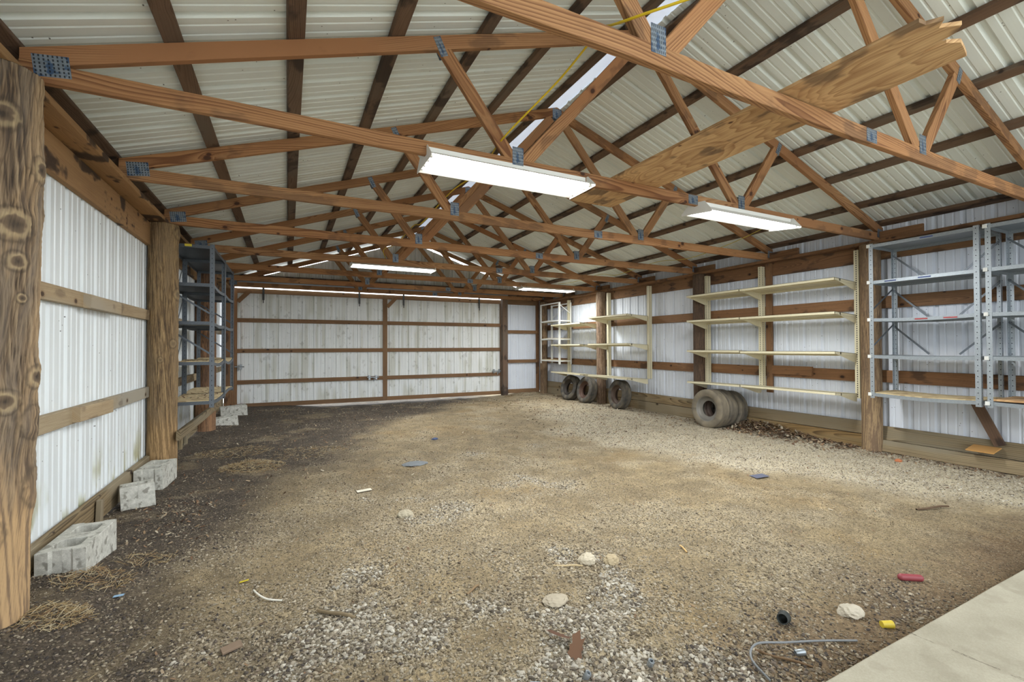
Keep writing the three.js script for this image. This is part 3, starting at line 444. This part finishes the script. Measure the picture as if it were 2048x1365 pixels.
// tan slotted uprights with cantilever shelves
function tanRack(label, uprights, bays, y0, y1, hasBracket = true) {
  const zs = uprights, t = thing('wall_shelf', label, 'shelf', [6.08, y0, (zs[0] + zs[zs.length - 1]) / 2]);
  for (const z of zs) part('upright', uvAlong(mergeGeometries([box(6.055, 6.13, y0, y1, z - .026, z - .023), box(6.055, 6.13, y0, y1, z + .023, z + .026), box(6.053, 6.056, y0, y1, z - .026, z + .026)]), UP, .025 - (6.053 - z), 0), tanPost, t);
  for (const [za, zb, ys, depth] of bays) for (const y of ys) {
    const a = Math.min(za, zb) + .004, b = Math.max(za, zb) - .004, x0 = 6.05 - depth, tl = (rnd() - .5) * .012;
    const g = mergeGeometries([box(x0, 6.05, y - .004, y, a, b), box(x0, x0 + .004, y - .03, y, a, b), box(6.046, 6.05, y - .03, y, a, b), box(x0, 6.05, y - .03, y, a, a + .003), box(x0, 6.05, y - .03, y, b - .003, b), box(x0 + .1, x0 + .12, y - .03, y, a, b)]); uvAlong(g, ZZ, 0, 0);
    { const p = g.attributes.position; for (let i = 0; i < p.count; i++) p.setY(i, p.getY(i) + .03 * (6.05 - p.getX(i)) / depth + tl * (p.getZ(i) - a) / (b - a)); }
    const sh = part('shelf', g, tan, t);
    for (const z of [a + .006, b - .006]) { const s = new THREE.Shape([[6.052, y - .004], [6.052, y - .1], [6.0, y - .095], [x0 + .12, y - .02], [x0 + .05, y - .005], [x0 + .05, y + .02]].map(q => new THREE.Vector2(...q))); const e = new THREE.ExtrudeGeometry(s, { depth: .003, bevelEnabled: false }); e.translate(0, 0, z - .0015); uvAlong(e, XX, 0, 0); part('bracket', e, tan, sh); }
  }
  return t;
}
tanRack('long tan cantilever shelves on slotted uprights above the three stacked tires', [-5.14, -4.21, -2.985], [[-5.14, -4.21, [1.97, 1.585, 1.12, .635], .44], [-4.21, -2.985, [1.97, 1.58, 1.11, .645], .44]], .585, 2.345);
tanRack('far tan shelf bay right of the flaky post, above a single tire', [-7.66, -6.46], [[-7.68, -6.46, [1.785, 1.24, .6], .5]], .6, 2.345);
tanRack('far tan shelf bay left of the flaky post, above two tires', [-9.17, -8.02], [[-9.22, -8.02, [1.70, 1.235, .595], .45]], .58, 2.33);

// ───────────────────────── tires ─────────────────────────
function tire(label, [x, z], yaw, lean, rimColor, R = .282, W = .185, dirt = 0) {
  const gy = groundY(x, z), t = thing('tire', label, 'tire', [x, gy + R - .012, z]); t.rotation.set(0, yaw, lean, 'YXZ');
  const rr = .178, h = W / 2, pr = [[rr, -h * .72], [rr + .012, -h * .86], [R - .055, -h], [R - .022, -h * .93], [R - .006, -h * .78]];
  for (let k = 0; k < 5; k++) { const c = (-.62 + k * .31) * h; pr.push([R, c - .008], [R, c + .008]); if (k < 4) pr.push([R - .007, c + .011], [R - .007, c + .31 * h - .011]); }
  pr.push([R - .006, h * .78], [R - .022, h * .93], [R - .055, h], [rr + .012, h * .86], [rr, h * .72], [rr + .004, h * .55], [R - .02, h * .6], [R - .02, -h * .6], [rr + .004, -h * .55], [rr, -h * .72]);
  const g = new THREE.LatheGeometry(pr.map(q => new THREE.Vector2(...q)), 72); g.rotateZ(Math.PI / 2);
  const p = g.attributes.position, col = new Float32Array(p.count * 3);
  for (let i = 0; i < p.count; i++) { const n = fbm(p.getX(i) * 20 + x * 7, Math.atan2(p.getY(i), p.getZ(i)) * 3, 301, 4), d = clamp(dirt + (n - .5) * .8); const c = mix3([.045, .042, .038], [.33, .27, .18], d); col.set(c, i * 3); } g.setAttribute('color', new THREE.BufferAttribute(col, 3));
  part('rubber', g, std({ vertexColors: true, roughness: .88 }), t, false);
  const rp = [[rr + .014, -h * .84], [rr + .002, -h * .8], [rr - .006, -h * .5], [rr - .022, -h * .3], [rr - .024, h * .1], [rr - .06, h * .16], [rr - .062, h * .2], [rr - .02, h * .22], [rr - .004, h * .55], [rr + .002, h * .8], [rr + .014, h * .84], [rr + .016, h * .8]];
  const rg = new THREE.LatheGeometry(rp.map(q => new THREE.Vector2(...q)), 56); rg.rotateZ(Math.PI / 2); part('rim', rg, std({ color: rimColor, roughness: .55, metalness: .35, side: THREE.DoubleSide }), t, false);
  return t;
}
tire('foremost of the three stacked tires, dusty with a bare steel rim', [5.62, -4.72], -.02, -.05, 0x7a766e, .284, .185, .45);
tire('middle tire of the stack of three below the tan shelves', [5.815, -4.73], .02, -.05, 0x5a4a40, .284, .185, .3);
tire('rearmost tire of the stack of three, against the wall', [6.01, -4.70], 0, -.05, 0x5a4a40, .272, .18, .25);
tire('single tire with rusty rim right of the flaky post', [5.76, -6.93], -.1, -.13, 0x4c3d32, .285, .19, .12);
tire('rusty-rimmed tire close to the left side of the flaky post', [5.76, -8.0], -.05, -.2, 0x523c30, .285, .19, .12);
tire('tire farthest from the camera, second left of the flaky post', [5.80, -8.68], .05, -.25, 0x3a342e, .285, .19, .1);

// ───────────────────────── concrete blocks ─────────────────────────
const cblock = std({ map: (() => { const t = texture(256, 256, (x, y) => { const n = fbm(x * .06, y * .06, 311, 4), f = noise(x * .7, y * .7, 312), v = 178 + 50 * (n - .5) + 34 * (f - .5), d = sstep(.58, .7, fbm(x * .03, y * .03, 313, 4)); return mix3([v + 8, v + 6, v - 4], [112, 108, 98], d * .6); }); t.repeat.set(3, 3); return t; })(), bumpMap: texture(128, 128, (x, y) => { const v = 255 * noise(x * .5, y * .5, 314); return [v, v, v]; }, false), bumpScale: .002, roughness: .95 });
function block(label, [x, y, z], yaw, pitch, roll, L = .395, Wd = .195, Hh = .19) {      // long axis local x, cells open along local y
  const a = L / 2, b = Wd / 2, sh = new THREE.Shape(); const ear = .028;
  sh.moveTo(-a, -b); sh.lineTo(a, -b); sh.lineTo(a, -b + .05); sh.lineTo(a - .014, -b + .062); sh.lineTo(a - .014, b - .062); sh.lineTo(a, b - .05); sh.lineTo(a, b); sh.lineTo(-a, b); sh.lineTo(-a, b - .05); sh.lineTo(-a + .014, b - .062); sh.lineTo(-a + .014, -b + .062); sh.lineTo(-a, -b + .05); sh.closePath();
  for (const s of L > .3 ? [-1, 1] : [0]) { const c = s * a * .48, hw = a * .48 - (L > .3 ? .036 : -.012), hh = b - .043, r = .03, h = new THREE.Path(); h.moveTo(c - hw + r, -hh); h.lineTo(c + hw - r, -hh); h.quadraticCurveTo(c + hw, -hh, c + hw, -hh + r); h.lineTo(c + hw, hh - r); h.quadraticCurveTo(c + hw, hh, c + hw - r, hh); h.lineTo(c - hw + r, hh); h.quadraticCurveTo(c - hw, hh, c - hw, hh - r); h.lineTo(c - hw, -hh + r); h.quadraticCurveTo(c - hw, -hh, c - hw + r, -hh); sh.holes.push(h); }
  const g = new THREE.ExtrudeGeometry(sh, { depth: Hh - .008, bevelEnabled: true, bevelSize: .004, bevelOffset: -.004, bevelThickness: .004, bevelSegments: 2, curveSegments: 5 }); g.translate(0, 0, .004); g.rotateX(-Math.PI / 2);
  const m = single('concrete_block', g, cblock, label, 'block', [x, y, z]); m.rotation.set(pitch, yaw, roll, 'YXZ'); return m;
}
block('concrete block leaning beside the nearest log post, cells facing up', [-1.0, .02, -3.215], 1.53, 0, .02);
block('short half concrete block, second from the nearest log post', [-1.005, .02, -4.31], .25, -.06, .05, .2, .19, .17);
block('concrete block set at the foot of the second log post', [-1.015, .015, -4.87], 1.5, 0, 0);
block('pale concrete block at the foot of the third log post', [-.9, -.02, -8.25], .35, 0, .1, .39, .19, .16);
block('farthest concrete block, next to the left sliding door', [-.85, 0, -9.3], .2, 0, .05, .4, .2, .19);

// ───────────────────────── plank in the rafters, loose boards, cord ─────────────────────────
{
  const s = new THREE.Shape(); const pts = [[2.285, .89]]; const e = [[2.33, .885], [2.36, .84], [2.40, .87], [2.46, .82], [2.5, .85], [2.53, .96], [2.545, .99], [2.55, .90], [2.6, .87], [2.68, .885], [2.745, .9]]; pts.push(...e, [2.735, 2.2], [2.72, 3.38], [2.26, 3.37]);
  const g = new THREE.ExtrudeGeometry(new THREE.Shape(pts.map(q => new THREE.Vector2(q[0], q[1]))), { depth: .016, bevelEnabled: true, bevelSize: .001, bevelThickness: .001, bevelSegments: 1 }); g.rotateX(-Math.PI / 2); uvAlong(g, ZZ, .02, .3); g.translate(-2.5, -.016, 2.1); 
  single('plywood_plank', g, M.ply[0], 'long weathered plywood plank with a broken end, laid across the roof trusses', 'plank', [2.5, 2.535, -2.1]);
  single('loose_board', board(V(0, 0, .045), V(0, .42, -.13), .085, .02, ZZ), M.purlin[3], 'dark narrow board leaning on the wall under the galvanized shelves', 'board', [6.13, .24, -1.86]);
  single('plywood_scrap', board(V(-.09, 0, 0), V(.09, .03, 0), .2, .012, ZZ), std({ color: 0xb98a4e, roughness: .8 }), 'small square of orange plywood lying on the skirt boards at the right', 'plywood', [6.02, .19, -1.9]);
  const yellow = std({ color: 0xd8b820, roughness: .5 });
  single('extension_cord', tube([[1.9, 2.62, -.7], [1.249, 2.56, -1.45], [1.45, 2.85, -1.9], [1.47, 2.83, -2.3], [1.30, 2.62, -2.77], [1.38, 2.62, -3.3], [1.389, 2.69, -4.1], [1.30, 2.56, -4.8], [1.358, 2.68, -5.42], [1.3, 2.6, -6.1], [1.251, 2.62, -6.76], [1.3, 2.53, -6.84]], .006, 160, 6), yellow, 'yellow extension cord strung from truss to truss near the ridge', 'cord');
  single('light_cord', tube([[4.6, 2.53, -2.85], [4.95, 2.62, -3.2], [5.2, 2.55, -4.05], [5.1, 2.46, -4.6], [5.25, 2.55, -5.4], [5.1, 2.45, -6.2], [5.2, 2.55, -6.75], [5.1, 2.5, -7.5], [5.1, 2.53, -8.09]], .004, 100, 5), std({ color: 0xc8b848, roughness: .5 }), 'thin pale yellow cord looping between the trusses at the right', 'cord');
}

// ───────────────────────── loose ground cover ─────────────────────────
const camD = (x, z) => Math.hypot(x, z, 1.2);
const STONE = [[.36, .325, .26], [.29, .25, .19], [.22, .185, .13], [.42, .385, .32], [.16, .13, .09], [.10, .08, .058]], CRUMB = [[.075, .06, .047], [.13, .10, .075], [.2, .155, .11], [.05, .04, .034]];
function stoneGeo(seed, detail) {
  const g = new THREE.IcosahedronGeometry(1, detail), p = g.attributes.position;
  for (let i = 0; i < p.count; i++) { const v = V(0, 0, 0).fromBufferAttribute(p, i), k = .5 + .85 * noise(v.x * 2.3 + 5, v.y * 2.3 + v.z * 1.7 + 8, seed); p.setXYZ(i, v.x * k, v.y * k * .68, v.z * k * .85); }
  g.computeVertexNormals(); return g;
}
function scatter(name, label, category, geos, mat, list) {             // list: [x, y, z, size vector, rotation, colour]
  const per = geos.map(() => []); list.forEach((q, i) => per[i % geos.length].push(q));
  const q4 = new THREE.Quaternion(), e = new THREE.Euler(), m4 = new THREE.Matrix4(), c = new THREE.Color();
  geos.forEach((g, k) => {
    if (!per[k].length) return;
    const im = new THREE.InstancedMesh(g, mat, per[k].length); im.name = numbered(name); im.userData = { kind: 'stuff', label: label[k] || label[0], category }; im.castShadow = im.receiveShadow = true;
    per[k].forEach((s, i) => { e.set(s[4][0], s[4][1], s[4][2]); q4.setFromEuler(e); m4.compose(V(s[0], s[1], s[2]), q4, V(...s[3])); im.setMatrixAt(i, m4); im.setColorAt(i, c.setRGB(...s[5])); });
    scene.add(im);
  });
}
const rock = std({ color: 0xffffff, roughness: .92 });
{
  const near = [], far = [], grit = []; let tries = 0;
  while (near.length + far.length < 170000 && tries++ < 3000000) {
    const x = rnd(-1.15, 6.1), z = rnd(-10.5, -.94), d = camD(x, z); if (rnd() > Math.min(1, Math.pow(2.2 / d, 1.5))) continue;
    const ang = Math.atan2(x, -z) * 57.3; if (ang < -26 || ang > 78) continue;
    const dk = darkMask(x, z), gv = gravelMask(x, z), fine = sstep(2.6, 3.6, x); if (rnd() > .1 + .9 * gv + .1 * dk) continue;
    const s = (.0024 + .0042 * rnd() + .0075 * Math.pow(rnd(), 4) * (.4 + gv)) * mix(1, .62, fine), y = groundY(x, z) + s * .2;
    const isDark = rnd() < dk * .75 + .5 * slabMask(x, z); let c = isDark ? pick(CRUMB) : STONE[Math.floor(rnd(0, gv > .45 || rnd() < .3 ? 6 : 4))]; const b = rnd(.7, 1.15) * (isDark ? 1 : .85 + .4 * gv); c = [c[0] * b, c[1] * b, c[2] * b];
    if (!isDark && gv < .5) c = [c[0] * .9, c[1] * .84, c[2] * .74];
    (d < 3.0 ? near : far).push([x, y, z, [s * rnd(.8, 1.3), s, s * rnd(.8, 1.3)], [rnd(-.4, .4), rnd(0, 6.28), rnd(-.4, .4)], c]);
  }
  const SOIL = [[.17, .132, .078], [.23, .18, .11], [.12, .09, .052], [.29, .24, .16], [.075, .058, .038]];
  while (grit.length < 150000) {
    const d = 1.2 + 3.4 * Math.pow(rnd(), 1.1), ang = rnd(-26, 76) / 57.3, x = Math.sin(ang) * d, z = -Math.cos(ang) * d; if (z > -.94 || x < -1.1 || x > 6) continue;
    const dk = darkMask(x, z), s = rnd(.0009, .0024) * (.7 + .3 * d / 2), c = rnd() < dk ? pick(CRUMB) : pick(SOIL), b = rnd(.75, 1.2);
    grit.push([x, groundY(x, z) + s * .3, z, [s * 1.2, s, s], [0, rnd(0, 6.28), rnd(-.5, .5)], [c[0] * b, c[1] * b, c[2] * b]]);
  }
  scatter('soil_crumbs', ['small crumbs of tan soil between the stones in the foreground'], 'soil', [stoneGeo(403, 0)], rock, grit);
  scatter('gravel_stones', ['crushed limestone gravel spread over the dirt in the foreground', 'angular stone chips mixed into the foreground gravel'], 'gravel', [stoneGeo(401, 0), stoneGeo(407, 0)], rock, near);
  scatter('gravel_grit', ['fine pale gravel and grit covering the far floor and right side'], 'gravel', [stoneGeo(402, 0)], rock, far);
}
function leafGeo(seed, lobes) {
  const s = new THREE.Shape(); const n = 18; for (let k = 0; k <= n; k++) { const a = k / n * Math.PI * 2, r = (.55 + .45 * Math.cos(a) ** 2) * (1 - lobes * (.1 + .3 * hash(k % n, 7, seed)) * (k % 2)); const q = [Math.cos(a) * r, Math.sin(a) * r * .6]; k ? s.lineTo(...q) : s.moveTo(...q); }
  const g = new THREE.ShapeGeometry(s), p = g.attributes.position; for (let i = 0; i < p.count; i++) { const x = p.getX(i), y = p.getY(i); p.setZ(i, .28 * x * x * (hash(1, 1, seed) - .2) + .5 * y * y + .12 * noise(x * 3 + seed, y * 3, seed)); } g.rotateX(-Math.PI / 2); g.computeVertexNormals(); return g;
}
const leafMat = std({ color: 0xffffff, roughness: .85, side: THREE.DoubleSide });
const LEAF = [[.14, .075, .04], [.22, .13, .07], [.30, .20, .11], [.09, .055, .035], [.36, .27, .17], [.42, .36, .26]];
{
  const L = []; const put = (x, z, s, up = 0) => { const c = pick(LEAF), b = rnd(.7, 1.15), y = groundY(x, z) + .004 + up; L.push([x, y, z, [s, s, s], [rnd(-.5, .5), rnd(0, 6.28), rnd(-.5, .5)], [c[0] * b, c[1] * b, c[2] * b]]); };
  for (let k = 0; k < 1700; k++) { const z = -4.5 + 1.5 * Math.pow(rnd(), 1.5) + (k % 6 ? 0 : rnd(-.6, 0)), x = 6.1 - Math.abs(rnd(-1, 1) * rnd(0, .6)); put(x, z, rnd(.014, .04), rnd(0, .13) * sstep(5.65, 6.1, x) * sstep(-3.2, -4.2, z)); }
  for (let k = 0; k < 700; k++) { const x = rnd(3.4, 6), z = rnd(-5.5, -1.6); put(x, z, rnd(.006, .02)); }
  for (let k = 0; k < 700; k++) put(6.0 - rnd(0, 1) * rnd(0, .4), rnd(-3.1, -1.3), rnd(.008, .022));
  for (let k = 0; k < 1500; k++) { const z = rnd(-10.4, -5), x = 6.0 - Math.pow(rnd(), 1.6) * 2.6; put(x, z, rnd(.01, .03)); }
  for (let k = 0; k < 4200; k++) { const x = rnd(-1, 5), z = rnd(-10.3, -4.0); if (rnd() < .25 + darkMask(x, z)) put(x, z, rnd(.007, .022)); }
  for (let k = 0; k < 1600; k++) { const x = rnd(-.6, 5), z = rnd(-8, -1.5); put(x, z, rnd(.004, .014)); }
  for (let k = 0; k < 160; k++) { const x = rnd(-.9, -.5), z = rnd(-4.4, -3.4); put(x, z, rnd(.008, .02)); }
  scatter('leaf_litter', ['dry brown oak leaves drifted along the right wall and far floor', 'crumpled dead leaf scraps strewn over the floor'], 'leaves', [leafGeo(411, 1), leafGeo(415, .3)], leafMat, L);
  const D = []; for (const [z0, z1, y] of [[-6.38, -5.55, .68], [-7.3, -6.5, .685], [-6.38, -5.55, 1.06], [-7.3, -6.5, 1.04]]) for (let k = 0; k < 60; k++) { const c = pick(LEAF); D.push([rnd(-1.04, -.72), y + rnd(0, .012), rnd(z0, z1), Array(3).fill(rnd(.01, .028)), [rnd(-.4, .4), rnd(0, 6.28), rnd(-.4, .4)], c]); }
  scatter('shelf_leaves', ['dead leaves lying on the lower decks of the grey shelves'], 'leaves', [leafGeo(412, 1)], leafMat, D);
  // straw and bark shreds
  const straw = new THREE.BoxGeometry(1, .05, .05, 4, 1, 1); for (let i = 0, p = straw.attributes.position; i < p.count; i++) p.setY(i, p.getY(i) + .12 * Math.sin(p.getX(i) * 3)); straw.computeVertexNormals();
  const W = [], ST = [[.42, .32, .17], [.34, .24, .11], [.5, .42, .27], [.28, .17, .08]]; const shred = (x, z, s, up, tilt = .25) => { const c = pick(ST); W.push([x, groundY(x, z) + .003 + up, z, [s, s * rnd(.4, .9), s * rnd(.4, .9)], [0, rnd(0, 6.28), rnd(-tilt, tilt)], c]); };
  const clump = (cx, cz, r, n, h) => { for (let k = 0; k < n; k++) { const a = rnd(0, 6.28), q = r * Math.sqrt(rnd()); shred(cx + Math.cos(a) * q, cz + Math.sin(a) * q * .8, rnd(.02, .06), rnd(0, h) * (1 - q / r), .5); } };
  clump(-.32, -5.28, .3, 900, .09); clump(-.55, -6.1, .4, 500, .05); clump(.25, -5.7, .4, 400, .03); clump(-.9, -2.62, .13, 300, .05); clump(-.86, -2.95, .16, 260, .05); clump(-.72, -3.2, .14, 120, .03); clump(4.3, -8.6, .5, 200, .02);
  for (let k = 0; k < 1800; k++) { const x = rnd(-1, 5.5), z = rnd(-9.5, -1.1); if (rnd() < .2 + .5 * darkMask(x, z)) shred(x, z, rnd(.008, .035), 0, .1); }
  scatter('straw_shreds', ['dry straw and bark shreds lying in clumps and scattered on the dirt'], 'straw', [straw], leafMat, W);
}
// ───────────────────────── small litter ─────────────────────────
{
  const at = (x, z, up = 0) => [x, groundY(x, z) + up, z];
  const stick = (label, x, z, len, yaw, r, color, bend = .1) => { const m = single('stick', tube([[-len / 2, 0, 0], [-len / 6, r * .5, len * bend], [len / 5, r, len * bend * .4], [len / 2, 0, 0]], r, 14, 6), std({ color, roughness: .85 }), label, 'stick', at(x, z, r)); m.rotation.y = yaw; };
  stick('long dark stick on pale gravel at the right', 4.28, -1.63, .3, -.25, .008, 0x5a4632, .03);
  stick('short weathered stick in the left foreground gravel', .2, -2.19, .2, -.75, .008, 0x7a6a50, .02);
  stick('pale twig left of the white rubble in the foreground', 1.38, -2.1, .16, -.5, .005, 0xb8a47e, .05);
  stick('short brown stick in the middle foreground', .82, -2.1, .1, .6, .006, 0x7c6548, .02);
  stick('tan splinter lying right of the middle of the floor', 2.12, -1.98, .09, 1.2, .005, 0xd0ac74, .01);
  stick('brown stick crossing the bent grey cable', 1.72, -1.12, .2, -1.0, .005, 0x6a5238, .06);
  const wire = single('white_wire', tube([[0, .004, 0], [.02, .01, .06], [.06, .006, .12], [.13, .005, .17]], .0045, 20, 6), std({ color: 0xe2ddd0, roughness: .5 }), 'short bent white wire in the left foreground', 'wire', at(-.15, -2.6)); 
  single('grey_cable', tube([[-.2, .005, .04], [-.19, .03, -.04], [-.1, .03, -.09], [.05, .012, -.06], [.2, .01, 0], [.32, .01, .06]], .0042, 40, 8), std({ color: 0x77797a, roughness: .4 }), 'bent grey cable lying by the concrete slab edge', 'cable', at(1.76, -1.1));
  single('red_tube', new THREE.CapsuleGeometry(.017, .085, 6, 16).rotateZ(Math.PI / 2), std({ color: 0x8a3a40, roughness: .55 }), 'dusty red plastic tube lying in front of the concrete slab', 'tube', at(2.88, -1.19, .015)).rotation.y = -.6;
  single('yellow_tube', new THREE.CylinderGeometry(.014, .016, .045, 16).rotateZ(Math.PI / 2), std({ color: 0xcdb43a, roughness: .5 }), 'small yellow plastic tube end beside the slab edge', 'tube', at(2.3, -1.035, .013)).rotation.y = -.5;
  single('yellow_scrap', board(V(-.02, 0, 0), V(.02, .008, .008), .012, .003, ZZ), std({ color: 0xd2bc30, roughness: .5 }), 'tiny bright yellow scrap above the white wire', 'scrap', at(-.2, -2.72, .004));
  { const g = new THREE.LatheGeometry([[.001, 0], [.024, 0], [.026, .006], [.02, .02], [.024, .04], [.022, .05], [.018, .05], [.018, .012], [.001, .012]].map(q => new THREE.Vector2(...q)), 20); g.rotateZ(1.35); single('black_cap', g, std({ color: 0x2b2f2c, roughness: .6 }), 'black ribbed cap lying open in the right foreground', 'cap', at(1.94, -1.25, .022)).rotation.y = .4; }
  const lump = (name, label, x, z, s, color, seed, flat = .6) => { const g = new THREE.IcosahedronGeometry(1, 4), p = g.attributes.position; for (let i = 0; i < p.count; i++) { const v = V(0, 0, 0).fromBufferAttribute(p, i), k = .7 + .45 * fbm(v.x * 2 + 7, v.y * 2 + v.z * 2 + 9, seed, 3) + .3 * noise(v.x * 6 + 3, v.y * 6 + v.z * 5, seed + 1) + .12 * noise(v.x * 14, v.y * 14 + v.z * 11, seed + 2); p.setXYZ(i, v.x * k * s, v.y * k * s * flat, v.z * k * s * .8); } g.computeVertexNormals(); return single(name, g, std({ color, roughness: .95 }), label, name.includes('stone') ? 'stone' : 'rubble', at(x, z, s * flat * .45)); };
  lump('plaster_clump', 'crumbly white clump near the slab edge', 2.26, -1.155, .048, 0xb2a997, 421, .5);
  lump('white_stone', 'broken white stone in the rubble right of centre', 1.50, -2.09, .045, 0xb9ae98, 423, .7);
  lump('tan_stone', 'squarish tan stone beside the broken white stone', 1.62, -2.03, .04, 0xa8987a, 425, .8);
  lump('grey_stone', 'pale stone on the floor left of the middle', .75, -3.25, .05, 0xa39a84, 427, .5);
  lump('buried_stone', 'flat pale stone bedded in gravel with a hollow on top', 1.135, -1.84, .055, 0xa39884, 429, .3);
  single('wood_chip', board(V(-.035, .006, 0), V(.035, .01, 0), .045, .01, ZZ), std({ color: 0x7e6a57, roughness: .8 }), 'flat reddish wood chip in the lower left foreground', 'wood chip', at(-.2, -2.14, .004)).rotation.y = .3;
  single('blue_scrap', board(V(-.02, .004, 0), V(.02, .006, .005), .018, .003, ZZ), std({ color: 0x8fb0cc, roughness: .5 }), 'small light blue scrap left of the white wire', 'scrap', at(-.72, -2.78, .004));
  single('blue_card', board(V(-.07, .004, 0), V(.07, .012, 0), .09, .002, ZZ), std({ color: 0x585b6c, roughness: .6 }), 'dusty blue card lying on the gravel at the right', 'card', at(3.876, -2.72, .004)).rotation.y = -.2;
  lump('blue_rag', 'crumpled greyish blue plastic rag left of the middle', 1.17, -4.62, .1, 0x767a7c, 431, .14);
  lump('blue_wad', 'small bright blue wad in the far middle of the floor', 1.74, -5.8, .035, 0x4e5a78, 433, .5);
  lump('orange_peel', 'orange scrap on the gravel below the galvanized shelves', 5.67, -2.43, .03, 0xb5704a, 435, .6);
  single('white_slip', board(V(-.06, .004, 0), V(.06, .006, 0), .05, .004, ZZ), std({ color: 0xd8d0bc, roughness: .7 }), 'small white slip on the dark dirt left of centre', 'scrap', at(.58, -4.0, .006)).rotation.y = .1;
  const sleeve = (label, x, z, yaw, tilt) => { const g = new THREE.LatheGeometry([[.006, -.018], [.011, -.018], [.012, 0], [.012, .018], [.006, .018], [.006, -.018]].map(q => new THREE.Vector2(...q)), 16); const m = single('steel_sleeve', g, steel, label, 'sleeve', at(x, z, .012)); m.rotation.set(tilt, yaw, 0, 'YXZ'); };
  sleeve('shiny steel sleeve standing in the bottom gravel, right of the dead leaf', 1.226, -1.31, .3, .35); sleeve('steel sleeve at the bottom edge below the big dead leaf', .97, -1.36, .8, .5); sleeve('steel sleeve lying on its side against the grey cable', 1.8, -1.1, 1.1, 1.5); sleeve('dull steel sleeve lying in gravel at the bottom edge', .78, -1.4, .9, 1.5);
  { const g = leafGeo(441, 1); g.scale(.085, .085, .085); const m = single('dead_leaf', g, std({ color: 0x5e4028, roughness: .8, side: THREE.DoubleSide }), 'large curled brown oak leaf in the bottom foreground', 'leaf', at(1.02, -1.5, .01)); m.rotation.set(.25, .8, .15); }
  { const g = leafGeo(442, 1); g.scale(.06, .06, .06); const m = single('dead_leaf', g, std({ color: 0x55351f, roughness: .8, side: THREE.DoubleSide }), 'dark curled leaf folded over the big brown oak leaf', 'leaf', at(.99, -1.585, .022)); m.rotation.set(-.5, 2.2, .4); }
}
renderer.render(scene, camera);
